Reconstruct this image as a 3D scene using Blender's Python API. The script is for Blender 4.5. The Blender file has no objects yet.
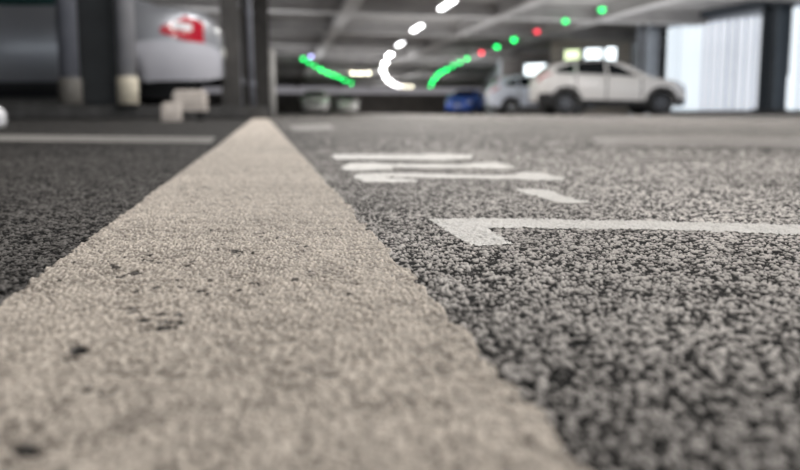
import bpy, bmesh, math, random
import numpy as np
from mathutils import Vector, Matrix

random.seed(4)
rng = np.random.RandomState(11)
C = bpy.context.scene.collection
CAM_H = 0.045
F, CY, HZ = 600.0, 170.0, 113.5
PITCH = math.atan((CY - HZ) / F)


def at(px, py, z=0.0):
    """world point at height z that was read off the photo at (px, py)"""
    u = (px - 400) / F
    v = (CY - py) / F
    Y = math.cos(PITCH) + v * math.sin(PITCH)
    Z = -math.sin(PITCH) + v * math.cos(PITCH)
    t = (z - CAM_H) / Z
    return (u * t, Y * t)


# ------------------------------------------------------------------ materials
def new_mat(name):
    m = bpy.data.materials.new(name)
    m.use_nodes = True
    nt = m.node_tree
    b = nt.nodes['Principled BSDF']
    return m, nt, b


def mat(name, col, rough=0.6, metal=0.0, var=0.12, scale=8.0, bump=0.0, coat=0.0, emit=None, estr=0.0, spec=0.5):
    m, nt, b = new_mat(name)
    b.inputs['Roughness'].default_value = rough
    b.inputs['Metallic'].default_value = metal
    b.inputs['Specular IOR Level'].default_value = spec
    b.inputs['Coat Weight'].default_value = coat
    tc = nt.nodes.new('ShaderNodeTexCoord')
    n = nt.nodes.new('ShaderNodeTexNoise')
    n.inputs['Scale'].default_value = scale
    n.inputs['Detail'].default_value = 5
    nt.links.new(tc.outputs['Object'], n.inputs['Vector'])
    r = nt.nodes.new('ShaderNodeValToRGB')
    r.color_ramp.elements[0].position = 0.3
    r.color_ramp.elements[1].position = 0.7
    r.color_ramp.elements[0].color = tuple(c * (1 - var) for c in col) + (1,)
    r.color_ramp.elements[1].color = tuple(min(1, c * (1 + var)) for c in col) + (1,)
    nt.links.new(n.outputs['Fac'], r.inputs['Fac'])
    nt.links.new(r.outputs['Color'], b.inputs['Base Color'])
    if bump:
        bp = nt.nodes.new('ShaderNodeBump')
        bp.inputs['Strength'].default_value = bump
        bp.inputs['Distance'].default_value = 0.01
        nt.links.new(n.outputs['Fac'], bp.inputs['Height'])
        nt.links.new(bp.outputs['Normal'], b.inputs['Normal'])
    if emit:
        b.inputs['Emission Color'].default_value = tuple(emit) + (1,)
        b.inputs['Emission Strength'].default_value = estr
    return m


def grain_mat(name, stops, rough, spec, tint=None, patch=0.25, wear=None):
    """stops: colour ramp over the 'grain' attribute; slow noise adds stains"""
    m, nt, b = new_mat(name)
    b.inputs['Roughness'].default_value = rough
    b.inputs['Specular IOR Level'].default_value = spec
    at_ = nt.nodes.new('ShaderNodeAttribute')
    at_.attribute_name = 'grain'
    r = nt.nodes.new('ShaderNodeValToRGB')
    el = r.color_ramp.elements
    el[0].position, el[0].color = stops[0][0], stops[0][1] + (1,)
    el[1].position, el[1].color = stops[-1][0], stops[-1][1] + (1,)
    for p, c in stops[1:-1]:
        e = el.new(p)
        e.color = c + (1,)
    nt.links.new(at_.outputs['Fac'], r.inputs['Fac'])
    tc = nt.nodes.new('ShaderNodeTexCoord')
    n = nt.nodes.new('ShaderNodeTexNoise')
    n.inputs['Scale'].default_value = 9.0
    n.inputs['Detail'].default_value = 6
    nt.links.new(tc.outputs['Object'], n.inputs['Vector'])
    n2 = nt.nodes.new('ShaderNodeTexNoise')
    n2.inputs['Scale'].default_value = 0.9
    n2.inputs['Detail'].default_value = 5
    nt.links.new(tc.outputs['Object'], n2.inputs['Vector'])
    ad = nt.nodes.new('ShaderNodeMath')
    ad.operation = 'ADD'
    nt.links.new(n.outputs['Fac'], ad.inputs[0])
    nt.links.new(n2.outputs['Fac'], ad.inputs[1])
    mr = nt.nodes.new('ShaderNodeMapRange')
    mr.inputs['From Min'].default_value = 0.75
    mr.inputs['From Max'].default_value = 1.25
    mr.inputs['To Min'].default_value = 1 - patch
    mr.inputs['To Max'].default_value = 1 + patch
    nt.links.new(ad.outputs[0], mr.inputs['Value'])
    mx = nt.nodes.new('ShaderNodeVectorMath')
    mx.operation = 'MULTIPLY'
    nt.links.new(r.outputs['Color'], mx.inputs[0])
    nt.links.new(mr.outputs['Result'], mx.inputs[1])
    nt.links.new(mx.outputs['Vector'], b.inputs['Base Color'])
    # fine tooth on the stones
    n3 = nt.nodes.new('ShaderNodeTexNoise')
    n3.inputs['Scale'].default_value = 1400.0
    n3.inputs['Detail'].default_value = 2
    nt.links.new(tc.outputs['Object'], n3.inputs['Vector'])
    bp = nt.nodes.new('ShaderNodeBump')
    bp.inputs['Strength'].default_value = 0.35
    bp.inputs['Distance'].default_value = 0.0004
    nt.links.new(n3.outputs['Fac'], bp.inputs['Height'])
    nt.links.new(bp.outputs['Normal'], b.inputs['Normal'])
    return m




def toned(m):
    """multiply the base colour by the 'tone' attribute: light and shade put into the floor colour"""
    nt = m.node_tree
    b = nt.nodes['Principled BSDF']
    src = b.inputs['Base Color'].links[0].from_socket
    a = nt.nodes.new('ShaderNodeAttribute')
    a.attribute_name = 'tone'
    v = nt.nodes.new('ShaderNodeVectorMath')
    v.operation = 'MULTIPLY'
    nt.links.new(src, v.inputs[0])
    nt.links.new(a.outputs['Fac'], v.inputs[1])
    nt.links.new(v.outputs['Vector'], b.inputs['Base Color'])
    # beyond the finely modelled stones the grain is a stone texture of the same size
    ramp = [n for n in nt.nodes if n.type == 'VALTORGB'][0]
    gs = ramp.inputs['Fac'].links[0].from_socket
    fa = nt.nodes.new('ShaderNodeAttribute')
    fa.attribute_name = 'fine'
    tc = nt.nodes.new('ShaderNodeTexCoord')
    nz = nt.nodes.new('ShaderNodeTexNoise')
    nz.inputs['Scale'].default_value = 420.0
    nz.inputs['Detail'].default_value = 1.5
    nt.links.new(tc.outputs['Object'], nz.inputs['Vector'])
    mr = nt.nodes.new('ShaderNodeMapRange')
    mr.inputs['From Min'].default_value = .30
    mr.inputs['From Max'].default_value = .74
    mr.inputs['To Max'].default_value = .74
    nt.links.new(nz.outputs['Fac'], mr.inputs['Value'])
    mx = nt.nodes.new('ShaderNodeMix')
    nt.links.new(fa.outputs['Fac'], mx.inputs[0])
    nt.links.new(mr.outputs['Result'], mx.inputs[2])
    nt.links.new(gs, mx.inputs[3])
    nt.links.new(mx.outputs[0], ramp.inputs['Fac'])


M = {}
M['asphalt'] = grain_mat('asphalt', [(0.0, (0.006, 0.006, 0.006)), (0.28, (0.006, 0.0057, 0.0055)), (0.42, (0.36, 0.34, 0.325)), (0.68, (0.95, 0.90, 0.86))], 0.7, 0.12)
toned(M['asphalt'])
M['paint'] = grain_mat('cream_road_paint', [(0.0, (0.012, 0.011, 0.010)), (0.28, (0.09, 0.078, 0.067)), (0.48, (0.31, 0.272, 0.236)), (0.9, (0.74, 0.665, 0.585))], 0.6, 0.2, patch=0.16)
M['white_paint'] = grain_mat('white_road_paint', [(0.0, (0.06, 0.058, 0.056)), (0.2, (0.38, 0.37, 0.355)), (0.8, (0.80, 0.78, 0.75))], 0.5, 0.4, patch=0.12)
M['worn_paint'] = grain_mat('worn_road_paint', [(0.0, (0.02, 0.02, 0.02)), (0.3, (0.08, 0.077, 0.073)), (1.0, (0.30, 0.29, 0.275))], 0.6, 0.2, patch=0.2)
M['faint_paint'] = grain_mat('nearly_worn_off_paint', [(0.0, (0.008, 0.008, 0.008)), (0.3, (0.06, 0.057, 0.054)), (0.55, (0.16, 0.15, 0.142)), (1.0, (0.30, 0.28, 0.265))], 0.5, 0.4, patch=0.2)
M['ceiling'] = mat('ceiling_concrete', (0.30, 0.29, 0.28), 0.8, scale=1.5, var=0.2, bump=0.2)
M['beam'] = mat('grey_beam', (0.36, 0.35, 0.345), 0.6, scale=2.0)
M['dark_wall'] = mat('dark_concrete_wall', (0.16, 0.157, 0.155), 0.85, scale=1.2, var=0.3, bump=0.2)
M['wall'] = mat('grey_concrete_wall', (0.17, 0.155, 0.15), 0.85, scale=1.2, var=0.2, bump=0.2)
M['beige_wall'] = mat('beige_wall', (0.66, 0.60, 0.54), 0.8, scale=1.2, var=0.1)
M['pale_wall'] = mat('glowing_pale_band', (0.6, 0.58, 0.6), 0.7, scale=1.0, emit=(.95, .92, 1), estr=.2)  # weak glow stands in for daylight on the band
M['kerb'] = mat('dark_kerb', (0.075, 0.073, 0.072), 0.85, scale=12, var=0.3, bump=0.3)
M['column_dark'] = mat('dark_grey_column', (0.028, 0.031, 0.034), 0.7, scale=5, var=0.2)
M['steel_brown'] = mat('brown_black_steel', (0.045, 0.041, 0.038), 0.55, scale=7, var=0.4)
M['column_blue'] = mat('blue_grey_column', (0.055, 0.066, 0.08), 0.6, scale=4)
M['column_grey'] = mat('mid_grey_column', (0.50, 0.53, 0.58), 0.6, scale=4)
M['post_grey'] = mat('grey_post_paint', (0.22, 0.23, 0.27), 0.5, scale=6)
M['post_light'] = mat('light_post_paint', (0.42, 0.42, 0.45), 0.5, scale=6)
M['cream'] = mat('cream_sleeve_paint', (0.55, 0.50, 0.40), 0.6, scale=10)
M['cream_dull'] = mat('dull_cream_sleeve_paint', (0.16, 0.15, 0.135), 0.6, scale=10)
M['white_steel'] = mat('white_post_paint', (0.62, 0.61, 0.59), 0.5, scale=6)
M['concrete'] = mat('pale_concrete', (0.50, 0.45, 0.41), 0.85, scale=25, var=0.15, bump=0.4)
M['rubber'] = mat('black_rubber', (0.016, 0.016, 0.017), 0.75, scale=30)
M['plastic'] = mat('black_plastic', (0.02, 0.02, 0.022), 0.5, scale=20)
M['rim'] = mat('alloy_rim', (0.45, 0.46, 0.48), 0.35, metal=0.8, scale=20, var=0.05)
M['dark_rim'] = mat('dark_alloy_rim', (0.12, 0.125, 0.14), 0.35, metal=0.6, scale=20, var=0.05)
M['glass'] = mat('tinted_car_glass', (0.008, 0.010, 0.012), 0.12, scale=3, spec=0.25)
M['teal_glass'] = mat('teal_tinted_glass', (0.02, 0.05, 0.05), 0.06, scale=3, spec=0.8)
M['red_lens'] = mat('red_lamp_lens', (0.45, 0.012, 0.03), 0.2, scale=20, coat=0.5)
M['clear_lens'] = mat('clear_lamp_lens', (0.75, 0.75, 0.78), 0.15, scale=20, coat=0.5)
M['plate'] = mat('pale_number_plate', (0.7, 0.7, 0.66), 0.5, scale=20, var=0.03)
M['paint_silver'] = mat('silver_car_paint', (0.33, 0.34, 0.37), 0.32, metal=0.45, scale=3, var=0.03, coat=0.5)
M['bumper_silver_lit'] = mat('daylit_silver_bumper_paint', (0.50, 0.50, 0.55), 0.4, scale=3, var=0.03, coat=0.4)  # same silver as the body, with daylight on the bumper put into the colour
M['paint_white'] = mat('white_car_paint', (0.74, 0.72, 0.71), 0.4, scale=3, var=0.02, coat=0.4)
M['paint_coolwhite'] = mat('cool_white_car_paint', (0.78, 0.83, 0.95), 0.4, scale=3, var=0.02, coat=0.4)
M['paint_blue'] = mat('blue_car_paint', (0.04, 0.15, 0.75), 0.3, scale=3, var=0.05, coat=0.6)
M['paint_grey'] = mat('pale_grey_car_paint', (0.75, 0.73, 0.73), 0.4, metal=0.2, scale=3, var=0.03, coat=0.4)
M['paint_dark'] = mat('dark_grey_car_paint', (0.10, 0.10, 0.105), 0.35, metal=0.2, scale=3, var=0.03, coat=0.4)
M['housing'] = mat('lamp_housing', (0.35, 0.35, 0.36), 0.5, scale=10)
M['lamp_white'] = mat('lit_white_diffuser', (0.9, 0.9, 0.9), 0.5, scale=5, var=0.0, emit=(1, 1, 1), estr=9)
M['lamp_cream'] = mat('lit_cream_diffuser', (0.9, 0.85, 0.7), 0.5, scale=5, var=0.0, emit=(1, 0.93, 0.72), estr=22)
M['lamp_violet'] = mat('lit_violet_lens', (0.4, 0.4, 0.8), 0.4, scale=5, var=0.0, emit=(0.42, 0.42, 0.85), estr=8)
M['lamp_white_bright'] = mat('brightly_lit_white_diffuser', (0.9, 0.9, 0.9), 0.5, scale=5, var=0.0, emit=(1, 1, 1), estr=32)
for nm, e_ in (('near', 3.0), ('mid', 6.5), ('far', 15.0)):
    M['lamp_green_' + nm] = mat('lit_green_lens_' + nm, (0.0, 0.5, 0.2), 0.4, scale=5, var=0.0, emit=(0.0, 1.0, 0.17), estr=e_)
    M['lamp_red_' + nm] = mat('lit_red_lens_' + nm, (0.6, 0.02, 0.05), 0.4, scale=5, var=0.0, emit=(1.0, 0.04, 0.07), estr=e_)
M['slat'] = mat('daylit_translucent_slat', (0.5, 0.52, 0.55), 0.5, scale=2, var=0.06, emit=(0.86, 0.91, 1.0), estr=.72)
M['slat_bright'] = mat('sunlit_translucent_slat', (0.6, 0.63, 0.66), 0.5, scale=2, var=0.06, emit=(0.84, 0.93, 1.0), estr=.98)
M['sheet'] = mat('grey_translucent_sheet', (0.2, 0.21, 0.23), 0.6, scale=.7, var=0.2, emit=(0.80, 0.88, 1.0), estr=.16)
M['pane_day'] = mat('daylit_window_pane', (0.8, 0.85, 0.85), 0.3, scale=2, var=0.02, emit=(0.88, 0.97, 1.0), estr=2.6)
M['pane_lime'] = mat('pale_lime_window_pane', (0.8, 0.85, 0.6), 0.3, scale=2, var=0.02, emit=(0.86, 1.0, 0.60), estr=1.6)


# ------------------------------------------------------------------ object helpers
def tag(o, label=None, cat=None, group=None, kind=None):
    if label:
        o['label'] = label
    if cat:
        o['category'] = cat
    if group:
        o['group'] = group
    if kind:
        o['kind'] = kind
    return o


def empty(name, loc=(0, 0, 0), rz=0.0):
    o = bpy.data.objects.new(name, None)
    C.objects.link(o)
    o.location = loc
    o.rotation_euler = (0, 0, rz)
    return o


def link(name, bm, m, parent=None, smooth=False):
    me = bpy.data.meshes.new(name)
    bmesh.ops.recalc_face_normals(bm, faces=bm.faces[:])
    bm.to_mesh(me)
    bm.free()
    if smooth:
        me.polygons.foreach_set('use_smooth', [True] * len(me.polygons))
    me.materials.append(m)
    o = bpy.data.objects.new(name, me)
    C.objects.link(o)
    if parent:
        o.parent = parent
    return o


def box(bm, cx, cy, cz, sx, sy, sz, rz=0.0, bev=0.0, tilt=None):
    mtx = Matrix.Translation((cx, cy, cz)) @ Matrix.Rotation(rz, 4, 'Z')
    if tilt:
        mtx = mtx @ tilt
    r = bmesh.ops.create_cube(bm, size=1.0, matrix=mtx @ Matrix.Diagonal((sx, sy, sz, 1)))
    if bev:
        vs = set(r['verts'])
        ed = [e for e in bm.edges if e.verts[0] in vs and e.verts[1] in vs]
        bmesh.ops.bevel(bm, geom=ed, offset=bev, segments=2, affect='EDGES')


def lathe(bm, prof, n=24, mtx=None):
    """prof: (r, z) list; closed with fans when r is 0"""
    rings = []
    for r, z in prof:
        ring = []
        for i in range(n):
            a = 2 * math.pi * i / n
            v = Vector((r * math.cos(a), r * math.sin(a), z))
            ring.append(bm.verts.new(mtx @ v if mtx else v))
        rings.append(ring)
    for a, b in zip(rings[:-1], rings[1:]):
        for i in range(n):
            bm.faces.new((a[i], a[(i + 1) % n], b[(i + 1) % n], b[i]))
    bm.faces.new(rings[0][::-1])
    bm.faces.new(rings[-1])


def wallbar(bm, p, q, z0, z1, th):
    """upright slab between ground points p and q"""
    dx, dy = q[0] - p[0], q[1] - p[1]
    L = math.hypot(dx, dy)
    box(bm, (p[0] + q[0]) / 2, (p[1] + q[1]) / 2, (z0 + z1) / 2, L, th, z1 - z0, math.atan2(dy, dx))


# ------------------------------------------------------------------ ground relief
def hsh(ix, iy, k):
    h = (ix.astype(np.int64) * 374761393 + iy.astype(np.int64) * 668265263 + k * 2147483647 * 7) & 0xFFFFFFFF
    h = ((h ^ (h >> 13)) * 1274126177) & 0xFFFFFFFF
    h = ((h ^ (h >> 16)) * 2246822519) & 0xFFFFFFFF
    h = h ^ (h >> 15)
    return (h & 0xFFFFFF).astype(np.float64) / float(0xFFFFFF)


def vnoise(x, y, s, k):
    x = x / s
    y = y / s
    ix = np.floor(x)
    iy = np.floor(y)
    fx = x - ix
    fy = y - iy
    fx = fx * fx * (3 - 2 * fx)
    fy = fy * fy * (3 - 2 * fy)
    a = hsh(ix, iy, k)
    b = hsh(ix + 1, iy, k)
    c = hsh(ix, iy + 1, k)
    d = hsh(ix + 1, iy + 1, k)
    return (a * (1 - fx) + b * fx) * (1 - fy) + (c * (1 - fx) + d * fx) * fy


def pebbles(x, y, s, k):
    """cellular pebble relief: (dome 0..1, random value of the nearest stone)"""
    wx = x + (vnoise(x, y, s * 0.8, k + 11) - .5) * s * .7
    wy = y + (vnoise(x, y, s * 0.8, k + 12) - .5) * s * .7
    gx = wx / s
    gy = wy / s
    ix = np.floor(gx)
    iy = np.floor(gy)
    f1 = np.full(gx.shape, 9.0)
    f2 = np.full(gx.shape, 9.0)
    rv = np.zeros(gx.shape)
    for ox in (-1, 0, 1):
        for oy in (-1, 0, 1):
            cx = ix + ox
            cy = iy + oy
            dx = cx + .1 + .8 * hsh(cx, cy, k) - gx
            dy = cy + .1 + .8 * hsh(cx, cy, k + 1) - gy
            d = np.sqrt(dx * dx + dy * dy)
            r = hsh(cx, cy, k + 2)
            m = d < f1
            f2 = np.where(m, f1, np.minimum(f2, d))
            rv = np.where(m, r, rv)
            f1 = np.where(m, d, f1)
    e = np.clip((f2 - f1) / .45, 0, 1)
    dome = e * (2 - e)
    return dome, rv


def relief(x, y):
    d, r = pebbles(x, y, .0013, 3)
    d2, r2 = pebbles(x, y, .0010, 40)
    mid = vnoise(x, y, .006, 70)
    h = d * (.35 + .65 * r) * .72 + d2 * (.4 + .6 * r2) * .2 + mid * .35
    g = np.clip(d * (.12 + .88 * r) * .9 + (d2 * r2 - .25) * .25 + (mid - .5) * .15 - .01, 0, 1)
    return h, g


AMP = .0016
PITS = [at(176, 321), at(166, 317), at(172, 324), at(75, 351), at(104, 385), at(22, 452), at(186, 263), at(126, 310), at(318, 372), at(150, 316)]


def surface_z(x, y, amp=1.0):
    h, g = relief(x, y)
    rr = np.hypot(x, y)
    fade = np.clip((4.0 - rr) / 3.0, 0, 1) * amp
    return (h - 1.0) * AMP * fade, h, g


def mesh_np(name, co, quads, grain, m):
    me = bpy.data.meshes.new(name)
    me.vertices.add(len(co))
    me.vertices.foreach_set('co', co.astype(np.float32).ravel())
    nq = len(quads)
    me.loops.add(nq * 4)
    me.loops.foreach_set('vertex_index', quads.astype(np.int32).ravel())
    me.polygons.add(nq)
    me.polygons.foreach_set('loop_start', np.arange(0, nq * 4, 4, dtype=np.int32))
    me.polygons.foreach_set('use_smooth', np.ones(nq, dtype=bool))
    me.update(calc_edges=True)
    a = me.attributes.new('grain', 'FLOAT', 'POINT')
    a.data.foreach_set('value', grain.astype(np.float32))
    me.materials.append(m)
    o = bpy.data.objects.new(name, me)
    C.objects.link(o)
    return o


def grid_quads(nr, nc, wrap=False):
    i = np.arange(nr - 1)[:, None]
    j = np.arange(nc if wrap else nc - 1)[None, :]
    jn = (j + 1) % nc
    return np.stack([i * nc + j, i * nc + jn, (i + 1) * nc + jn, (i + 1) * nc + j], -1).reshape(-1, 4)


def build_floor():
    a1 = np.linspace(math.radians(38), math.radians(142), 940)
    a2 = np.radians(np.arange(145, 396, 3.0))
    ang = np.concatenate([a1, a2])
    fine = np.concatenate([np.ones(len(a1)), np.zeros(len(a2))])
    fine[0] = fine[939] = 0
    r = [0.002, 0.03]
    while r[-1] < 5:
        r.append(r[-1] + .004 if r[-1] < .05 else r[-1] * (1.0034 if r[-1] < .75 else 1.009))
    while r[-1] < 105:
        r.append(r[-1] * 1.05)
    r = np.array(r)
    R, A = np.meshgrid(r, ang, indexing='ij')
    X = R * np.cos(A)
    Y = R * np.sin(A)
    z, h, g = surface_z(X.ravel(), Y.ravel())
    fi = np.broadcast_to(fine[None, :], R.shape).ravel()
    far = np.clip((R.ravel() - .7) / 1.0, 0, 1)
    z = z * fi - (1 - fi) * AMP * .5
    xx, yy = X.ravel(), Y.ravel()
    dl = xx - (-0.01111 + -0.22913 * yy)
    tone = np.where(dl < 0, .21, .55 + .38 * np.clip(dl / .22, 0, 1) + .15 * np.clip(dl / 4, 0, 1))  # painted shade: dark left of the line, lighter towards the bright right side
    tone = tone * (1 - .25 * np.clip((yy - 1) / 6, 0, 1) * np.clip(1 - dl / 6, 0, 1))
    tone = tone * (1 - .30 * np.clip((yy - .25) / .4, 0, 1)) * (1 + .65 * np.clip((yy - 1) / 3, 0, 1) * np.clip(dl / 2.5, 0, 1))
    co = np.stack([xx, yy, z], 1)
    q = grid_quads(len(r), len(ang), wrap=True)
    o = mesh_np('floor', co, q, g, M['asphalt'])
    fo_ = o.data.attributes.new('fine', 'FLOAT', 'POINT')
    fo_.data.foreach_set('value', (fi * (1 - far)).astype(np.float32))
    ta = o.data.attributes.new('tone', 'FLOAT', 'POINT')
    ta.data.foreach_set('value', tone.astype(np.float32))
    tag(o, 'dark grey coarse asphalt floor of the parking deck', 'floor', kind='structure')


def paint_heights(x, y, thick, smooth):
    z, h, g = surface_z(x, y)
    rr = np.hypot(x, y)
    fade = np.clip((4.0 - rr) / 3.0, 0, 1)
    return z * smooth + thick + (1 - fade) * .003, h, g


def build_main_line():
    ys = [0.02]
    while ys[-1] < 6.2:
        ys.append(ys[-1] + max(.00035, ys[-1] * (.0032 if ys[-1] < .7 else .008)))
    ys = np.concatenate([np.linspace(-.6, .015, 120), np.array(ys)])
    u = np.linspace(0, 1, 300)
    Yg, U = np.meshgrid(ys, u, indexing='ij')
    xl = -0.06416 + -0.23091 * Yg
    xr = 0.04194 + -0.22735 * Yg
    wob = (vnoise(Yg, Yg * 0, .004, 5) - .5) * .0016 + (vnoise(Yg, Yg * 0, .05, 6) - .5) * .0012
    wob2 = (vnoise(Yg, Yg * 0 + 9, .004, 7) - .5) * .0035 + (vnoise(Yg, Yg * 0 + 9, .05, 8) - .5) * .0015
    X = (xl + wob) + (xr + wob2 - xl - wob) * U
    x = X.ravel()
    y = Yg.ravel()
    z, h, g = paint_heights(x, y, .0003, .9)
    edge = np.minimum(U, 1 - U).ravel()
    z = z - np.clip(1 - edge / .012, 0, 1) * .0022
    # thick paint rounds the stones off and only the deepest gaps stay dark
    d, r = pebbles(x, y, .0013, 3)
    cav = np.clip(h / .62, 0, 1)
    gp = .12 + .80 * cav * (.6 + .4 * r)
    holes = (vnoise(x, y, .0032, 91) * .55 + vnoise(x, y, .03, 92) * .45)
    gp = np.where(holes > .87, gp * .35, gp)
    for (px, py) in PITS:
        for k in range(3):
            qx = px + rng.uniform(-.0025, .0025)
            qy = py + rng.uniform(-.003, .003)
            rad = rng.uniform(.0005, .0013)
            dd = np.hypot((x - qx) * .6, y - qy)
            mk = np.clip(1.3 - dd / rad, 0, 1)
            gp = gp * (1 - mk)
            z = z - mk * .0007
    co = np.stack([x, y, z], 1)
    o = mesh_np('painted_line', co, grid_quads(len(ys), len(u)), gp, M['paint'])
    tag(o, 'broad cream painted line running away along the asphalt floor', 'line')


def inside(poly, x, y):
    res = np.zeros(x.shape, bool)
    n = len(poly)
    for i in range(n):
        x0, y0 = poly[i]
        x1, y1 = poly[(i + 1) % n]
        if y0 == y1:
            continue
        c = ((y0 > y) != (y1 > y)) & (x < (x1 - x0) * (y - y0) / (y1 - y0) + x0)
        res ^= c
    return res


def build_mark(name, pts, step, m, label, cat, thick=.00035, wear=.0, sy=None, group=None):
    poly = [at(*p) for p in pts]
    xs = [p[0] for p in poly]
    ys = [p[1] for p in poly]
    sy = sy or step
    gx = np.arange(min(xs) - step, max(xs) + 2 * step, step)
    gy = np.arange(min(ys) - sy, max(ys) + 2 * sy, sy)
    X, Y = np.meshgrid(gx, gy)
    x = X.ravel()
    y = Y.ravel()
    z, h, g = paint_heights(x, y, thick, .85)
    wx = x + (vnoise(x, y, .003, 31) - .5) * .0014
    wy = y + (vnoise(x, y, .003, 32) - .5) * .0014
    ok = inside(poly, wx, wy)
    if wear:
        ok &= (h * .5 + vnoise(x, y, .02, 33) * .5) > wear
    q = grid_quads(len(gy), len(gx))
    q = q[ok[q].sum(1) >= 3]
    use = np.unique(q)
    mp = -np.ones(len(x), int)
    mp[use] = np.arange(len(use))
    gp = np.clip(.12 + .8 * np.clip(h / .75, 0, 1), 0, 1)
    o = mesh_np(name, np.stack([x, y, z], 1)[use], mp[q], gp[use], m)
    return tag(o, label, cat, group)


build_floor()
build_main_line()
build_mark('painted_numeral', [(427, 218), (520, 218), (640, 220.5), (800, 224.5), (850, 226), (850, 236), (800, 234.5), (640, 229), (487, 227.5), (514.6, 244.5), (470, 245)],
           .0005, M['white_paint'], 'white painted numeral 1 lying nearest, with a slanted flag', 'numeral', wear=.08)
build_mark('painted_dash', [(514, 189), (536, 188.6), (550, 190), (566, 196), (591, 202), (574, 203.4), (560, 203), (540, 197), (524, 193)],
           .0008, M['white_paint'], 'short slanted white painted dash beyond the numeral 1', 'dash', wear=.1)
build_mark('painted_numeral', [(353, 177), (358, 174), (386, 173), (420, 173.6), (460, 174.6), (514, 175.2), (520, 172.6), (538, 172.2), (565, 178), (562, 180.6),
                               (536, 180.6), (514, 179.4), (460, 178.4), (420, 177.8), (386, 176.6), (386, 178.2), (416, 179.6), (418, 181.6), (392, 182.6), (364, 181.6)],
           .0008, M['white_paint'], 'white painted character with a curled end, next past the dash', 'numeral', wear=.06, thick=.0005)
build_mark('painted_numeral', [(341, 167.4), (348, 163.8), (370, 163), (392, 164.4), (440, 164.4), (460, 165), (478, 163), (498, 162.4), (516, 168), (506, 169.6),
                               (460, 168.4), (440, 168.6), (392, 167.6), (393, 170), (360, 171), (344, 170)],
           .0008, M['white_paint'], 'white painted character with a blunt thick end, middle of the far strokes', 'numeral', wear=.06, thick=.0007)
build_mark('painted_numeral', [(332, 158), (334, 155), (416, 155.4), (432, 154.4), (460, 155.6), (472, 156), (473, 159.4), (456, 160), (442, 161.8), (420, 161), (396, 160.6), (334, 160.2)],
           .0009, M['white_paint'], 'worn white straight painted stroke, farthest of the characters', 'numeral', wear=.06, thick=.0013)
build_mark('bay_line', [(-60, 134.6), (100, 136.2), (216, 137.4), (212, 143.6), (100, 142.4), (-60, 141)], .003, M['worn_paint'],
           'thin worn grey-white bay line meeting the broad line from one side', 'line', thick=.001, sy=.0025)
build_mark('worn_marking', [(590, 137), (700, 136), (830, 139), (830, 148), (700, 146.5), (600, 145)], .004, M['faint_paint'],
           'broad faded pale marking on asphalt, in front of the white car', 'marking', thick=.0008, sy=.004, wear=.1)
build_mark('worn_marking', [(630, 157), (700, 156.6), (708, 160), (640, 160.6)], .002, M['faint_paint'],
           'short faint pale smear between the faded marking and the numeral 1', 'marking', thick=.0008, wear=.1)
build_mark('worn_marking', [(287, 126), (330, 124.5), (336, 130), (294, 131.5)], .006, M['faint_paint'],
           'small faded pale patch beside the far end of the broad line', 'marking', thick=.0008, sy=.01, wear=.1)

# ------------------------------------------------------------------ building axes
TH = math.atan(.2)


def B(a, b):
    return (a * math.cos(TH) - b * math.sin(TH), a * math.sin(TH) + b * math.cos(TH))


CEIL = 3.25
bm = bmesh.new()
x, y = B(8, 34)
box(bm, x, y, CEIL + .15, 62, 92, .3, TH)
tag(link('ceiling', bm, M['ceiling']), 'grey concrete ceiling slab', 'ceiling', kind='structure')
bb = -8.0
while bb < 78:
    bm = bmesh.new()
    x, y = B(8, bb)
    box(bm, x, y, CEIL - .19, 58, .28, .38, TH)
    box(bm, x, y, CEIL - .38, 58, .42, .05, TH)
    tag(link('ceiling_beam', bm, M['beam']), 'grey steel beam crossing the ceiling', 'beam', 'beams across the ceiling', 'structure')
    bb += 4.2
for a in (-5.2, -.6, 1.9, 6.4, 9.6):
    bm = bmesh.new()
    x, y = B(a, 34)
    box(bm, x, y, CEIL - .18, .24, 88, .36, TH)
    box(bm, x, y, CEIL - .385, .40, 88, .05, TH)
    tag(link('ceiling_girder', bm, M['steel_brown' if a == -.6 else 'beam']), 'long grey girder running along the ceiling', 'girder', 'girders along the ceiling', 'structure')

# end wall, left wall
bm = bmesh.new()
p, q = (-30, 64), (40, 74)
wallbar(bm, p, q, 0, 2.25, .3)
tag(link('wall_back', bm, M['wall']), 'brown grey wall at the far end of the deck', 'wall', kind='structure')
bm = bmesh.new()
wallbar(bm, (p[0], p[1] - .2), (q[0], q[1] - .2), 2.25, CEIL, .5)
tag(link('wall_back_fascia', bm, M['pale_wall']), 'pale band along the top of the far wall', 'wall', kind='structure')
bm = bmesh.new()
wallbar(bm, B(-9.0, -10), B(-9.0, 70), 0, CEIL, .3)
tag(link('wall_left', bm, M['dark_wall']), 'dark concrete wall behind the silver car', 'wall', kind='structure')

# ------------------------------------------------------------------ right side: slatted daylight facade
FA = [(15.2, 3.5), (10.62, 16.6), (10.35, 17.3), (9.15, 20.9), (8.75, 22.0)]


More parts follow.
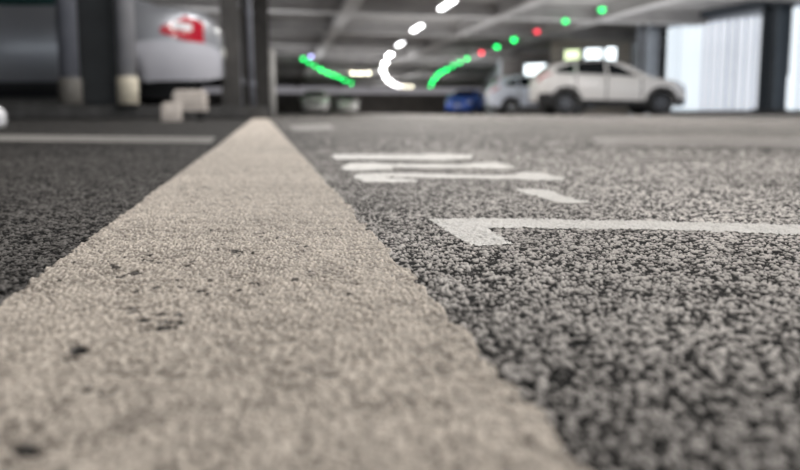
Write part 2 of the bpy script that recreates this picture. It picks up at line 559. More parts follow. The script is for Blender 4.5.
def facade(p, q, z0, z1a, z1b, label):
    root = empty('facade_panel', ((p[0] + q[0]) / 2, (p[1] + q[1]) / 2, 0))
    tag(root, label, 'facade panel')
    ox, oy = root.location.x, root.location.y
    dx, dy = q[0] - p[0], q[1] - p[1]
    L = math.hypot(dx, dy)
    ang = math.atan2(dy, dx)
    n = max(6, int(L / .31))
    bm = bmesh.new()
    for i in range(n):
        t = (i + .5) / n
        z1 = z1a + (z1b - z1a) * t - .06
        w = L / n * .66
        if i % 7 == 3:
            w *= .72
        box(bm, p[0] + dx * t - ox, p[1] + dy * t - oy, (z0 + z1) / 2, w, .05, z1 - z0, ang)
    so = link('slats', bm, M['slat'], root)
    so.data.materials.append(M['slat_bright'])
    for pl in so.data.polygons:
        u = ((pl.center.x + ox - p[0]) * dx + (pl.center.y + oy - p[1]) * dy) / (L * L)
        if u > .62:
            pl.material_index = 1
    bm = bmesh.new()
    bx = Vector((math.sin(ang), -math.cos(ang), 0)) * .16
    if bx.dot(Vector((ox, oy, 0))) < 0:
        bx = -bx
    box(bm, bx.x, bx.y, (z0 + max(z1a, z1b)) / 2, L, .02, max(z1a, z1b) - z0, ang)
    link('backing_sheet', bm, M['sheet'], root)
    bm = bmesh.new()
    for z in (z0 + .03, z0 + (z1a - z0) * .5):
        box(bm, 0, 0, z, L, .08, .06, ang)
    tl = math.atan2(z1b - z1a, L)
    box(bm, 0, 0, (z1a + z1b) / 2 - .03, math.hypot(L, z1b - z1a), .10, .10, ang, tilt=Matrix.Rotation(-tl, 4, 'Y'))
    nx, ny = math.sin(ang) * .12, -math.cos(ang) * .12
    s = 1 if (nx * -ox + ny * -oy) < 0 else -1
    for v in bm.verts:
        v.co.x += nx * s
        v.co.y += ny * s
    link('frame', bm, M['column_grey'], root)
    return root


facade(FA[2], FA[3], .14, 2.86, 3.02, 'bright slatted daylight panel beside the parked white SUV')
facade(FA[0], FA[1], .14, 3.15, 2.95, 'bright slatted daylight panel cut by the frame edge past the dark column')
bm = bmesh.new()
for a, b in ((FA[0], FA[4]),):
    wallbar(bm, a, (FA[4][0], FA[4][1]), 0, .14, .4)
tag(link('kerb', bm, M['kerb']), 'low dark kerb under the slatted panels', 'kerb', kind='structure')
bm = bmesh.new()
wallbar(bm, (15.15, 3.5), (8.7, 22.0), 3.03, CEIL, .35)
tag(link('wall_right_header', bm, M['column_blue']), 'dark edge beam above the slatted panels', 'beam', kind='structure')


def hcolumn(name, x, y, w, z0, z1, m, label, rz=TH, d=None):
    """I-section steel column with base plate"""
    d = d or w
    bm = bmesh.new()
    c, s = math.cos(rz), math.sin(rz)
    t = w * .16

    def lb(lx, ly, z, sx, sy, sz):
        box(bm, lx * c - ly * s, lx * s + ly * c, z, sx, sy, sz, rz)
    H = z1 - z0
    lb(0, -d / 2 + t / 2, z0 + H / 2, w, t, H)
    lb(0, d / 2 - t / 2, z0 + H / 2, w, t, H)
    lb(0, 0, z0 + H / 2, t * 1.2, d - 2 * t, H)
    lb(0, 0, z0 + .02, w * 1.35, d * 1.35, .04)
    o = link(name, bm, m)
    o.location = (x, y, 0)
    return tag(o, label, 'column', kind='structure')


hcolumn('column', 10.46, 17.0, .50, .14, CEIL, M['column_blue'], 'dark blue grey steel column between the two slatted panels', math.radians(20))
hcolumn('column', 8.78, 21.6, .55, 0, CEIL, M['column_grey'], 'mid grey column at the far end of the slatted panel', math.radians(20))


# wall with clerestory windows behind the white SUV
def window(n, p, q, z0, z1, m, label):
    cx, cy = (p[0] + q[0]) / 2, (p[1] + q[1]) / 2
    root = empty('window_%d' % n, (cx, cy, 0))
    tag(root, label, 'window', kind='structure')
    ang = math.atan2(q[1] - p[1], q[0] - p[0])
    L = math.hypot(q[0] - p[0], q[1] - p[1])
    bm = bmesh.new()
    box(bm, 0, 0, (z0 + z1) / 2, L - .08, .03, z1 - z0 - .08, ang, .006)
    link('pane', bm, m, root)
    bm = bmesh.new()
    c, s = math.cos(ang), math.sin(ang)
    for sx in (-1, 1):
        box(bm, sx * (L / 2 - .03) * c, sx * (L / 2 - .03) * s, (z0 + z1) / 2, .06, .14, z1 - z0, ang)
    for z in (z0 + .03, z1 - .03):
        box(bm, 0, 0, z, L, .14, .06, ang)
    link('frame', bm, M['column_grey'], root)


bm = bmesh.new()
wallbar(bm, (9.6, 25.4), (6.6, 26.6), 0, 2.12, .2)
wallbar(bm, (9.6, 25.4), (6.6, 26.6), 2.84, CEIL, .2)
wallbar(bm, (9.6, 25.4), (9.15, 25.58), 2.12, 2.84, .2)
wallbar(bm, (7.05, 26.42), (6.6, 26.6), 2.12, 2.84, .2)
tag(link('wall_right', bm, M['beige_wall']), 'grey wall with a strip of small windows behind the white SUV', 'wall', kind='structure')
window(1, (7.10, 26.40), (7.78, 26.13), 2.16, 2.82, M['pane_lime'], 'small bright pale lime window above the white SUV')
window(2, (7.88, 26.09), (8.60, 25.80), 2.28, 2.84, M['pane_day'], 'small bright white window, middle of the strip above the SUV')
window(3, (8.66, 25.78), (9.14, 25.58), 2.14, 2.86, M['pane_day'], 'narrow bright white window at the roof end of the SUV')
bm = bmesh.new()
wallbar(bm, (6.9, 31.0), (5.4, 32.0), 0, 1.35, .2)
wallbar(bm, (6.9, 31.0), (5.4, 32.0), 2.75, CEIL, .2)
wallbar(bm, (8.6, 29.9), (7.5, 30.62), 0, CEIL, .2)
wallbar(bm, (7.5, 30.62), (6.9, 31.0), 0, 1.35, .2)
wallbar(bm, (7.5, 30.62), (6.9, 31.0), 2.75, CEIL, .2)
wallbar(bm, (6.35, 31.36), (5.4, 32.0), 1.35, 2.75, .2)
tag(link('wall_right_recess', bm, M['wall']), 'grey wall round a large bright opening', 'wall', kind='structure')
window(4, (7.45, 30.66), (6.40, 31.33), 1.4, 2.6, M['pane_day'], 'large bright white window behind the tail of the white SUV')
bm = bmesh.new()
wallbar(bm, (9.2, 22.2), (9.7, 25.3), 0, CEIL, .2)
wallbar(bm, (5.4, 32.0), (9.5, 69.5), 0, CEIL, .2)
tag(link('wall_right_far', bm, M['column_grey']), 'plain grey side wall running back to the far end', 'wall', kind='structure')

# ------------------------------------------------------------------ left: kerb island, column, posts
bm = bmesh.new()
box(bm, -3.4, 4.95, .055, 4.6, .6, .11, TH, .015)
tag(link('kerb_island', bm, M['kerb']), 'low dark concrete island under the dark column and posts', 'kerb', kind='structure')
bm = bmesh.new()
box(bm, 0, 0, 1.68, .34, .28, 3.14, TH, .025)
o = link('column', bm, M['column_dark'])
o.location = (-2.545, 5.16, 0)
tag(o, 'thick dark column standing between two pale posts', 'column', kind='structure')


def post(px, d, w, m1, m2, label, z0, sleeve, top):
    root = empty('protective_post', ((px - 400) / F * d, d, z0))
    tag(root, label, 'post')
    bm = bmesh.new()
    lathe(bm, [(w / 2, .0), (w / 2, top - .03), (w * .35, top)], 20)
    link('post_tube', bm, m1, root, True)
    bm = bmesh.new()
    lathe(bm, [(w / 2 + .001, .0), (w / 2 + .012, .006), (w / 2 + .012, sleeve - .01), (w / 2 + .001, sleeve)], 20)
    link('sleeve', bm, m2, root, True)
    bm = bmesh.new()
    box(bm, 0, 0, .006, w * 1.3, w * 1.3, .012, TH, .003)
    link('base_plate', bm, M['steel_brown'], root)


post(73, 4.9, .15, M['post_grey'], M['cream_dull'], 'grey post with dull sleeve, beside the silver car door', .11, .22, 3.1)
post(130, 4.9, .14, M['post_light'], M['cream'], 'light grey post with cream sleeve, between column and tail light', .11, .23, 3.1)
bm = bmesh.new()
lathe(bm, [(.085, 0), (.085, 1.32), (.06, 1.36)], 20)
bm2 = None
o = link('bollard', bm, M['white_steel'], None, True)
o.location = ((272.5 - 400) / F * 12.5, 12.5, 0)
tag(o, 'tall white bollard beyond the dark steel columns', 'bollard')

for px, d, w, lab in ((233, 7.0, .20, 'narrow dark brown steel column just behind the silver bumper'),
                      (246, 8.6, .26, 'dark brown steel column, middle one of the dark cluster'),
                      (262, 10.6, .30, 'dark brown steel column nearest the white bollard')):
    hcolumn('steel_column', (px - 400) / F * d, d, w, 0, CEIL, M['steel_brown'], lab)
# diagonal braces and pipes among them
for px0, px1, d, r, lab in ((237, 241, 7.4, .04, 'thin grey pipe rising between the dark steel columns'),
                            (250, 254, 8.0, .035, 'thin pale pipe in front of the column by the bollard')):
    bm = bmesh.new()
    a = Vector(((px1 - 400) / F * d, d, 0))
    b = Vector(((px0 - 400) / F * d, d, CEIL - .6))
    v = b - a
    mtx = Matrix.Translation(a) @ v.to_track_quat('Z', 'Y').to_matrix().to_4x4()
    lathe(bm, [(r, 0), (r, v.length)], 12, mtx)
    for t in (.15, .5, .85):
        lathe(bm, [(r * 1.4, v.length * t), (r * 1.4, v.length * t + .06)], 12, mtx)
    tag(link('pipe', bm, M['post_grey'], None, True), lab, 'pipe')


def wheel_stop(x, y, rz, L, W, H, lift, label):
    root = empty('wheel_stop', (x, y, 0), rz)
    tag(root, label, 'wheel stop')
    bm = bmesh.new()
    prof = [(-W / 2, 0), (-W / 2, H * .45), (-W * .36, H * .9), (-W * .28, H), (W * .28, H), (W * .36, H * .9), (W / 2, H * .45), (W / 2, 0)]
    n = len(prof)
    rows = []
    for t, sc in ((-L / 2, .86), (-L / 2 + .02, 1), (L / 2 - .02, 1), (L / 2, .86)):
        rows.append([bm.verts.new((t, p[0] * sc, lift + p[1] * (sc if p[1] else 1))) for p in prof])
    for a, b in zip(rows[:-1], rows[1:]):
        for i in range(n):
            bm.faces.new((a[i], a[(i + 1) % n], b[(i + 1) % n], b[i]))
    bm.faces.new(rows[0])
    bm.faces.new(rows[-1])
    link('concrete_block', bm, M['concrete'], root)
    if lift:
        bm = bmesh.new()
        for sx in (-1, 1):
            box(bm, sx * L * .3, 0, lift / 2, L * .22, W * .8, lift, 0, .004)
        link('rubber_foot', bm, M['rubber'], root)


wheel_stop(-1.345, 3.55, math.radians(20), .115, .12, .11, 0, 'small pale concrete wheel stop block, nearer one by the silver bumper')
wheel_stop(-1.40, 4.03, math.radians(14), .215, .16, .14, .06, 'pale concrete block raised on rubber feet under the silver bumper')
wheel_stop(-2.07, 7.75, math.radians(11), .26, .2, .09, 0, 'small pale block at the foot of the dark steel columns')
bm = bmesh.new()
lathe(bm, [(.03, 0), (.034, .01), (.034, .045), (.024, .062), (.008, .068)], 20)
o = link('lane_stud', bm, M['clear_lens'], None, True)
o.location = (-1.335, 1.98, 0)
tag(o, 'small rounded white stud at the frame edge past the bay line', 'road stud')


# ------------------------------------------------------------------ cars
def smooth_interp(xs, pts):
    px = [p[0] for p in pts]
    pz = [p[1] for p in pts]
    f = np.interp(xs, px, pz)
    k = np.array([1, 2, 3, 2, 1.])
    k /= k.sum()
    g = np.convolve(np.pad(f, 2, mode='edge'), k, 'valid')
    return g


def make_car(name, label, paint, S, loc, heading, cladding=False, rim='rim', glass='glass', plate=True):
    """S: dims and side profiles with x measured from the nose back. Local +x is forward."""
    L, W, wb, fo, r = S['L'], S['W'], S['wb'], S['fo'], S['r']
    N = 130
    xs = np.linspace(0, L, N)
    belt = smooth_interp(xs, S['belt'])
    roof = smooth_interp(xs, S['roof'])
    sill = smooth_interp(xs, S['sill'])
    t = np.abs(xs / L * 2 - 1)
    plan = 1 - .30 * t ** 9 - .05 * t ** 3
    wx = (fo, fo + wb)
    R = r + .055
    low = sill.copy()
    for c in wx:
        dd = np.abs(xs - c)
        arch = np.where(dd < R, r + np.sqrt(np.maximum(R * R - dd * dd, 0)), 0)
        low = np.maximum(low, arch)
    K = 15

    def section(i):
        b, ro, s, l = belt[i], roof[i], sill[i], low[i]
        w = W / 2 * plan[i]
        gh = max(0.0, ro - b)
        k = min(1, gh / .35)
        wt = w * (.94 - .22 * k) if gh > .02 else w * .90
        mid = max(l + .01, s + (b - s) * .5)
        sh = max(mid + .01, b - .10)
        tp = max(ro, b)
        pts = [(w * .93, l), (w * .985, l + (mid - l) * .45), (w, mid), (w * .995, (mid + sh) / 2), (w * .975, sh), (w * .94, max(b, sh + .01))]
        be = pts[-1]
        for f in (.12, .34, .56, .78, .94):
            pts.append((be[0] + (wt - be[0]) * f, be[1] + (tp - be[1]) * f))
        pts.append((wt * .96, tp + .012))
        pts.append((wt * .75, tp + .03))
        pts.append((wt * .4, tp + .042))
        pts.append((0, tp + .047))
        return pts
    G = np.zeros((N, K, 3))
    for i in range(N):
        for k, (yy, zz) in enumerate(section(i)):
            G[i, k] = (L / 2 - xs[i], yy, zz)
    root = empty(name, loc, heading)
    tag(root, label, 'car')

    bm = bmesh.new()
    V = {}
    for i in range(N):
        for k in range(K):
            V[i, k, 1] = bm.verts.new(G[i, k])
            V[i, k, -1] = V[i, k, 1] if k == K - 1 else bm.verts.new((G[i, k][0], -G[i, k][1], G[i, k][2]))
    for i in range(N - 1):
        for k in range(K - 1):
            for s in (1, -1):
                q = (V[i, k, s], V[i + 1, k, s], V[i + 1, k + 1, s], V[i, k + 1, s])
                if len(set(q)) == 4:
                    bm.faces.new(q if s == 1 else q[::-1])
    for i in (0, N - 1):
        bm.faces.new([V[i, k, 1] for k in range(K)] + [V[i, k, -1] for k in range(K - 2, -1, -1)])
    link('body', bm, paint, root, True)

    def idx(x):
        return int(np.clip(round(x / L * (N - 1)), 0, N - 1))

    def patch(bm, x0, x1, f0, f1, side, off=.008, taper=None):
        """skin of the body between stations x0..x1, section parameter f0..f1"""
        i0, i1 = idx(x0), idx(x1)
        n = max(2, i1 - i0 + 1)
        nf = max(2, int((f1 - f0) * 2) + 1)
        grid = []
        for a in range(n):
            i = i0 + (i1 - i0) * a // (n - 1)
            row = []
            g0, g1 = f0, f1
            if taper:
                g0, g1 = taper(a / (n - 1), f0, f1)
            for b in range(nf):
                f = g0 + (g1 - g0) * b / (nf - 1)
                k = min(K - 2, int(f))
                u = f - k
                p = G[i, k] * (1 - u) + G[i, k + 1] * u
                ii, jj = max(0, i - 1), min(N - 1, i + 1)
                tx = G[ii, k] - G[jj, k]
                tf = G[i, k + 1] - G[i, k]
                nn = np.cross(tx, tf)
                ln = np.linalg.norm(nn)
                nn = nn / ln if ln > 1e-9 else np.array((0, 1, 0))
                if nn[1] < 0 or (abs(nn[1]) < .2 and nn[2] < 0 and k > 9):
                    nn = -nn
                p = p + nn * off
                row.append(bm.verts.new((p[0], p[1] * side, p[2])))
            grid.append(row)
        for a in range(n - 1):
            for b in range(nf - 1):
                bm.faces.new((grid[a][b], grid[a + 1][b], grid[a + 1][b + 1], grid[a][b + 1]))

    # glass
    for x0, x1, lo, hi in S['windows']:
        for s in (1, -1):
            bm = bmesh.new()
            patch(bm, x0, x1, 5.3, 9.7, s, .006, lambda u, a, b, lo=lo, hi=hi: (a, a + (b - a) * (lo + (hi - lo) * u)))
            link('side_window', bm, M[glass], root, True)
    for nm, (x0, x1) in (('windscreen', S['screen']), ('rear_window', S['rearscreen'])):
        bm = bmesh.new()
        patch(bm, x0, x1, 11.2, 14, 1, .008)
        patch(bm, x0, x1, 11.2, 14, -1, .008)
        bmesh.ops.remove_doubles(bm, verts=bm.verts[:], dist=1e-5)
        link(nm, bm, M[glass], root, True)
    # underbody and wheels
    bm = bmesh.new()
    box(bm, 0, 0, r + .06, L * .86, W * .66, .34, 0, .04)
    link('underbody', bm, M['plastic'], root)
    for c in wx:
        for s in (1, -1):
            w = empty('wheel', (L / 2 - c, s * (W / 2 - .125), r))
            w.parent = root
            rot = Matrix.Rotation(-s * math.pi / 2, 4, 'X')
            bm = bmesh.new()
            lathe(bm, [(r * .60, -.10), (r * .93, -.10), (r, -.075), (r, .075), (r * .93, .10), (r * .66, .105), (r * .63, .08)], 32, rot)
            link('tyre', bm, M['rubber'], w, True)
            bm = bmesh.new()
            lathe(bm, [(r * .62, .07), (r * .64, .10), (r * .58, .085), (r * .54, .05)], 32, rot)
            for j in range(5):
                aa = j * 2 * math.pi / 5
                m2 = rot @ Matrix.Rotation(aa, 4, 'Z')
                rr = bmesh.ops.create_cube(bm, size=1, matrix=m2 @ Matrix.Translation((r * .32, 0, .085)) @ Matrix.Diagonal((r * .56, r * .20, .025, 1)))
            lathe(bm, [(r * .16, .07), (r * .16, .105), (r * .08, .112)], 16, rot)
            link('rim', bm, M[rim], w)
    # cladding / bumpers
    spans = [('sill_trim', fo + R + .02, fo + wb - R - .02, .9 if cladding else .45)]
    if cladding:
        spans += [('bumper_trim', .02, fo - R - .01, 1.3), ('bumper_trim', fo + wb + R + .01, L - .02, 1.5)]
    for nm, x0, x1, f1 in spans:
        for s in (1, -1):
            bm = bmesh.new()
            patch(bm, x0, x1, 0, f1, s, .012)
            link(nm, bm, M['plastic'], root, True)
    if cladding:
        for c in wx:
            for s in (1, -1):
                bm = bmesh.new()
                n = 20
                for j in range(n):
                    a0 = math.pi * j / n
                    a1 = math.pi * (j + 1) / n
                    ps = []
                    for aa, rad in ((a0, R - .01), (a1, R - .01), (a1, R + .06), (a0, R + .06)):
                        ps.append(bm.verts.new((L / 2 - c + rad * math.cos(aa), s * (W / 2 + .006), r + rad * math.sin(aa) * 1.0)))
                    bm.faces.new(ps)
                bmesh.ops.remove_doubles(bm, verts=bm.verts[:], dist=1e-4)
                link('arch_trim', bm, M['plastic'], root)
    if 'bumper' in S:
        x0, x1, f0, f1 = S['bumper']
        for s in (1, -1):
            bm = bmesh.new()
            patch(bm, x0, x1, f0, f1, s, .03)
            link('bumper_corner', bm, M['bumper_silver_lit'], root, True)
    if 'roofpanel' in S:
        bm = bmesh.new()
        patch(bm, S['roofpanel'][0], S['roofpanel'][1], 9.9, 14, 1, .008)
        patch(bm, S['roofpanel'][0], S['roofpanel'][1], 9.9, 14, -1, .008)
        link('roof_panel', bm, M['plastic'], root, True)
    # lamps
    for s in (1, -1):
        h0, h1, g0, g1 = S['head']
        bm = bmesh.new()
        patch(bm, h0, h1, g0, g1, s, .010)
        link('headlight', bm, M['clear_lens'], root, True)
        h0, h1, g0, g1 = S['tail']
        bm = bmesh.new()
        patch(bm, h0, h1, g0, g1, s, .010, lambda u, a, b: (a + (b - a) * .30 * (1 - u), b - (b - a) * (.55 * (1 - u) if u < .5 else .55 * u * .5)))
        tl = link('tail_light', bm, M['red_lens'], root, True)
        bm = bmesh.new()
        patch(bm, h0 + (h1 - h0) * .28, h1 - (h1 - h0) * .28, g0 + (g1 - g0) * .42, g0 + (g1 - g0) * .62, s, .016)
        link('reversing_lens', bm, M['clear_lens'], tl, True)
    # front grille, plates, rear bumper strip
    bm = bmesh.new()
    box(bm, L / 2 + .004, 0, S['grille'], .03, W * .42, .12, 0, .008)
    link('grille', bm, M['plastic'], root)
    if plate:
        for sx, z in ((1, S['grille'] - .16), (-1, S['rplate'])):
            bm = bmesh.new()
            box(bm, sx * (L / 2 + .006), 0, z, .016, .46, .10, 0, .004)
            link('number_plate', bm, M['plate'], root)
    # handles and mirrors
    for s in (1, -1):
        for hx in S['handles']:
            i = idx(hx)
            p = G[i, 4]
            bm = bmesh.new()
            box(bm, p[0], s * (p[1] + .012), p[2] - .02, .19, .03, .035, 0, .01)
            link('door_handle', bm, paint, root)
        i = idx(S['mirror'])
        p = G[i, 5]
        bm = bmesh.new()
        box(bm, p[0], s * (p[1] + .11), p[2] + .07, .12, .19, .13, 0, .035)
        box(bm, p[0], s * (p[1] + .02), p[2] + .02, .05, .08, .05, 0, .01)
        link('wing_mirror', bm, paint, root, True)
        # door seams as shallow dark gaps
        for sx in S['seams']:
            bm = bmesh.new()
            patch(bm, sx - L / (N - 1) * .5, sx + L / (N - 1) * .5, .6, 5.0, s, .004)
            link('door_seam', bm, M['plastic'], root)
    return root


SEDAN = dict(L=4.55, W=1.78, wb=2.72, fo=.76, r=.315,
             belt=[(0, .62), (.06, .74), (.25, .82), (1.25, .97), (1.6, 1.0), (3.6, 1.07), (4.1, 1.10), (4.42, 1.07), (4.50, 1.0), (4.55, .86)],
             roof=[(0, .62), (1.25, .97), (1.45, 1.05), (2.05, 1.38), (2.6, 1.43), (3.1, 1.40), (3.55, 1.26), (3.95, 1.11), (4.55, .86)],
             sill=[(0, .34), (.1, .26), (.6, .24), (3.7, .28), (3.9, .37), (4.45, .39), (4.55, .44)],
             windows=[(1.62, 2.42, .35, 1), (2.50, 3.30, 1, .95), (3.36, 3.66, .9, .55)], screen=(1.42, 2.0), rearscreen=(3.16, 3.85),
             head=(.03, .34, 3.0, 5.0), tail=(4.02, 4.42, 1.9, 4.7), grille=.60, bumper=(3.78, 4.545, 0, 2.2), rplate=.72, handles=(2.32, 3.22), mirror=1.62, seams=(1.45, 2.46, 3.34))
SUV = dict(L=4.24, W=1.80, wb=2.68, fo=.80, r=.345,
           belt=[(0, .66), (.05, .82), (.30, .95), (1.1, 1.06), (1.5, 1.07), (3.2, 1.15), (3.9, 1.19), (4.12, 1.15), (4.24, .95)],
           roof=[(0, .66), (.95, 1.03), (1.15, 1.10), (1.85, 1.50), (2.4, 1.57), (3.2, 1.56), (3.75, 1.47), (4.0, 1.28), (4.12, 1.16), (4.24, .95)],
           sill=[(0, .34), (.1, .26), (.6, .24), (3.7, .27), (4.15, .34), (4.24, .42)],
           windows=[(1.52, 2.30, .35, 1), (2.38, 3.16, 1, .95), (3.22, 3.74, .9, .5)], screen=(1.12, 1.8), rearscreen=(3.72, 4.08),
           head=(.03, .42, 3.4, 5.0), tail=(3.88, 4.20, 4.0, 6.2), grille=.78, rplate=.85, handles=(2.2, 3.1), mirror=1.55, seams=(1.36, 2.34, 3.2), roofpanel=(1.75, 3.8))
HATCH = dict(L=4.15, W=1.76, wb=2.58, fo=.82, r=.32,
             belt=[(0, .62), (.05, .74), (.30, .84), (1.05, .98), (1.5, 1.0), (3.2, 1.06), (3.85, 1.10), (4.05, 1.05), (4.15, .88)],
             roof=[(0, .62), (.95, .97), (1.15, 1.05), (1.85, 1.43), (2.4, 1.50), (3.1, 1.49), (3.7, 1.40), (3.95, 1.2), (4.05, 1.06), (4.15, .88)],
             sill=[(0, .30), (.1, .24), (.6, .22), (3.6, .24), (4.05, .32), (4.15, .40)],
             windows=[(1.45, 2.22, .35, 1), (2.30, 3.08, 1, .95), (3.14, 3.62, .9, .5)], screen=(1.12, 1.8), rearscreen=(3.66, 4.0),
             head=(.03, .40, 3.2, 5.0), tail=(3.84, 4.12, 3.6, 5.6), grille=.66, rplate=.82, handles=(2.12, 3.0), mirror=1.5, seams=(1.3, 2.26, 3.12))


def place(S, near_x, near_y, heading, end):
    """centre of a car whose nose ('front') or tail ('rear') centre sits at (near_x, near_y)"""
    c, s = math.cos(heading), math.sin(heading)
    k = S['L'] / 2 * (1 if end == 'rear' else -1)
    return (near_x + c * k, near_y + s * k, 0)


h = math.pi + TH
make_car('silver_sedan', 'silver grey sedan parked behind the dark column, red tail light showing', M['paint_silver'], SEDAN,
         place(SEDAN, -2.0, 6.92, h, 'rear'), h, rim='dark_rim', glass='teal_glass')
make_car('white_suv', 'large white SUV with black lower trim parked before the slatted panel', M['paint_white'], SUV,
         ((603 - 400) / F * 17.9, 17.9, 0), math.radians(-1), True, 'dark_rim')
make_car('white_hatchback', 'cool white hatchback half hidden beyond the tail of the SUV', M['paint_coolwhite'], HATCH,
         ((491 - 400) / F * 23 + 2.05, 24.0, 0), math.radians(3))
make_car('blue_hatchback', 'bright blue hatchback parked beyond the white hatchback', M['paint_blue'], HATCH,
         ((466 - 400) / F * 37.5, 37.5, 0), math.radians(248))
make_car('grey_sedan', 'pale grey car facing out, first of the distant parked row', M['paint_grey'], HATCH,
         ((312 - 400) / F * 37, 38.8, 0), math.radians(-84))
make_car('grey_sedan', 'pale grey car farther back, between first distant car and far wall', M['paint_grey'], HATCH,
         ((345 - 400) / F * 46, 48, 0), math.radians(-84))
make_car('dark_car', 'dark grey car deep among the distant parked row', M['paint_dark'], HATCH,
         ((329 - 400) / F * 50, 53, 0), math.radians(-84))

# ------------------------------------------------------------------ lamps on the ceiling
LZ = 2.80


def ceiling_lamp(px, py, m, label, group, L=1.15, z=LZ):
    x, y = at(px, py, z)
    root = empty('ceiling_lamp', (x, y, z))
    tag(root, label, 'lamp', group)
    bm = bmesh.new()
    box(bm, 0, 0, .05, .14, L + .05, .07, TH, .01)
    link('housing', bm, M['housing'], root)
    bm = bmesh.new()
    box(bm, 0, 0, -.01, .12, L, .06, TH, .02)
    link('diffuser', bm, m, root)
    bm = bmesh.new()
    for s in (-1, 1):
        lx, ly = -math.sin(TH) * s * L * .35, math.cos(TH) * s * L * .35
        box(bm, lx, ly, (CEIL - z + .08) / 2, .02, .02, CEIL - z - .08, TH)
    link('hanger', bm, M['housing'], root)
    return x, y


def indicator(px, py, m, label, group, z=LZ):
    x, y = at(px, py, z)
    if m in ('lamp_green', 'lamp_red'):
        m += '_near' if y < 22 else '_mid' if y < 36 else '_far'
    root = empty('ceiling_indicator_light', (x, y, z))
    tag(root, label, 'indicator light', group)
    bm = bmesh.new()
    lathe(bm, [(.012, CEIL - z), (.012, .07), (.07, .06), (.08, .02), (.075, .0)], 16)
    link('housing', bm, M['housing'], root)
    bm = bmesh.new()
    lathe(bm, [(.075, .01), (.085, -.02), (.07, -.07), (.03, -.095)], 16)
    link('lens', bm, M[m], root, True)


white = [(447, 4.5), (417, 28), (400, 44), (389.5, 55), (385, 63), (383, 70), (385, 76), (388.5, 80.5), (393, 84), (398, 86)]
lab = ['white ceiling lamp nearest the camera, cut by the top of the frame', 'second white ceiling lamp from the top of the bright row',
       'third white ceiling lamp from the top of the bright row', 'fourth white ceiling lamp, where the bright row starts to bunch']
for i, p in enumerate(white):
    ceiling_lamp(p[0], p[1], M['lamp_white' if i < 3 else 'lamp_white_bright'], lab[i] if i < 4 else 'small white ceiling lamp in the bunched curve of the bright row', 'row of white ceiling lamps',
                 L=1.3 if i < 2 else 1.0)
for i, p in enumerate([(404, 86.3), (411, 86.3)]):
    ceiling_lamp(p[0], p[1], M['lamp_cream'], ['cream ceiling lamp touching the foot of the white curve', 'cream ceiling lamp at the very end of the white curve'][i], 'cream lamps ending the bright row', L=.6)
for i, p in enumerate([(353, 73), (360.5, 73), (368, 73)]):
    ceiling_lamp(p[0], p[1], M['lamp_cream'], ['cream ceiling lamp nearest the green chain, first of three', 'cream ceiling lamp in the middle of the group of three', 'cream ceiling lamp of three, nearest the white curve'][i], 'three cream ceiling lamps', L=.5)
rg = [(602, 8.5, 'g'), (565.5, 20, 'g'), (537, 30.5, 'r'), (514, 39, 'g'), (497, 46, 'g'), (481.5, 52, 'r'), (467, 58, 'g'), (459.5, 62, 'g'), (453, 65, 'g'),
      (446.5, 69, 'g'), (441, 72, 'g'), (437, 75.5, 'g'), (434, 79, 'g'), (432, 82, 'g'), (431, 85.5, 'g')]
rl = {0: 'green indicator light highest up, above the slatted panel side', 1: 'green indicator light between the highest one and the red one',
      2: 'red indicator light larger and nearer, above the white SUV tail', 3: 'green indicator light just below the larger red one',
      4: 'green indicator light just above the smaller red one', 5: 'small red indicator light halfway along the green chain', 6: 'green indicator light just below the smaller red one'}
for i, (a, b, c) in enumerate(rg):
    indicator(a, b, 'lamp_green' if c == 'g' else 'lamp_red', rl.get(i, 'green indicator light in the bunched curve above the blue car'), 'indicator lights above the right bays')
for a, b in [(303, 58), (309, 62), (315, 65.5), (321, 69), (327, 72), (333, 74.5), (339, 77), (345, 80), (351.5, 83)]:
    indicator(a, b, 'lamp_green', 'green indicator light in the chain above the distant parked row', 'green indicator lights above the left bays')
indicator(311, 56, 'lamp_violet', 'pale violet indicator light beside the top of the left green chain', None)

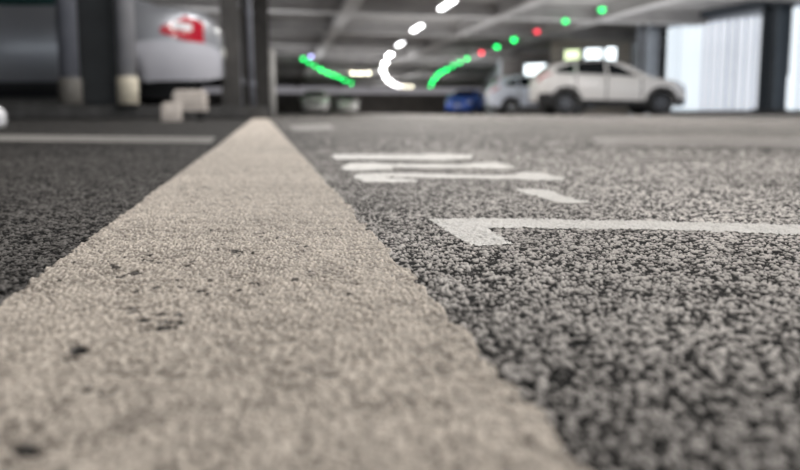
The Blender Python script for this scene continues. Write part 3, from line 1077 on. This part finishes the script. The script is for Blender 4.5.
# ------------------------------------------------------------------ light
def area(x, y, z, sx, sy, power, col, rot=(0, 0, 0)):
    l = bpy.data.lights.new('lamp_or_fill_light', 'AREA')
    l.shape = 'RECTANGLE'
    l.size, l.size_y = sx, sy
    l.energy = power
    l.color = col
    o = bpy.data.objects.new('lamp_or_fill_light', l)
    C.objects.link(o)
    o.location = (x, y, z)
    o.rotation_euler = rot
    return o


# the same lamp row carries on over the camera and behind it; unseen upward lights are added to brighten the ceiling
for b in (-3, 1.5, 6.0, 10.5):
    x, y = B(2.6, b)
    area(x, y, 2.7, .35, 1.6, 84, (1, .96, .91), (0, 0, TH))
    area(x, y, 2.75, .35, 1.6, 50, (1, .97, .94), (math.pi, 0, -TH))
for i, p in enumerate(white):
    x, y = at(p[0], p[1], LZ)
    area(x, y, LZ - .08, .3, 1.2, 105, (1, .97, .93), (0, 0, TH))
for x, y, p_ in ((-5, 17, 90), (-6.5, 26, 90), (6, 17, 110), (1, 20, 70), (-2, 30, 90), (3, 32, 110), (-3.5, 42, 90), (1.5, 46, 110), (-1, 58, 130)):
    area(x, y, 1.9, 5, 5, p_, (.98, .98, 1), (math.pi, 0, -TH))  # broad unseen fill lights facing up, added to lift the ceiling

for b in (2.4, 5.2):
    x, y = B(.35, b)
    area(x, y, 2.66, .35, 1.6, 58, (1, .98, .96), (0, math.radians(12), TH))  # unseen fill lights added to brighten the silver sedan

for x, y in ((3.2, 9.2), (7.0, 10.0)):
    area(x, y, 2.7, 1.6, .35, 115, (1, .98, .96), (math.radians(48), 0, 0))  # added fill lights above the view, aimed at the white SUV

w = bpy.data.worlds.new('World')
bpy.context.scene.world = w
w.use_nodes = True
nt = w.node_tree
bg = nt.nodes['Background']
bg.inputs['Color'].default_value = (.86, .93, 1.0, 1)
bg.inputs['Strength'].default_value = 1.6

# ------------------------------------------------------------------ camera
cam = bpy.data.cameras.new('camera')
co = bpy.data.objects.new('camera', cam)
C.objects.link(co)
co.location = (0, 0, CAM_H)
co.rotation_euler = (math.pi / 2 - PITCH, 0, 0)
cam.sensor_width = 36
cam.lens = 36 * F / 800
cam.shift_y = (CY - 235) / 800
cam.clip_start = .005
cam.clip_end = 300
cam.dof.use_dof = True
cam.dof.focus_distance = .20
cam.dof.aperture_fstop = 9.5
bpy.context.scene.camera = co
bpy.context.scene.view_settings.view_transform = 'Standard'
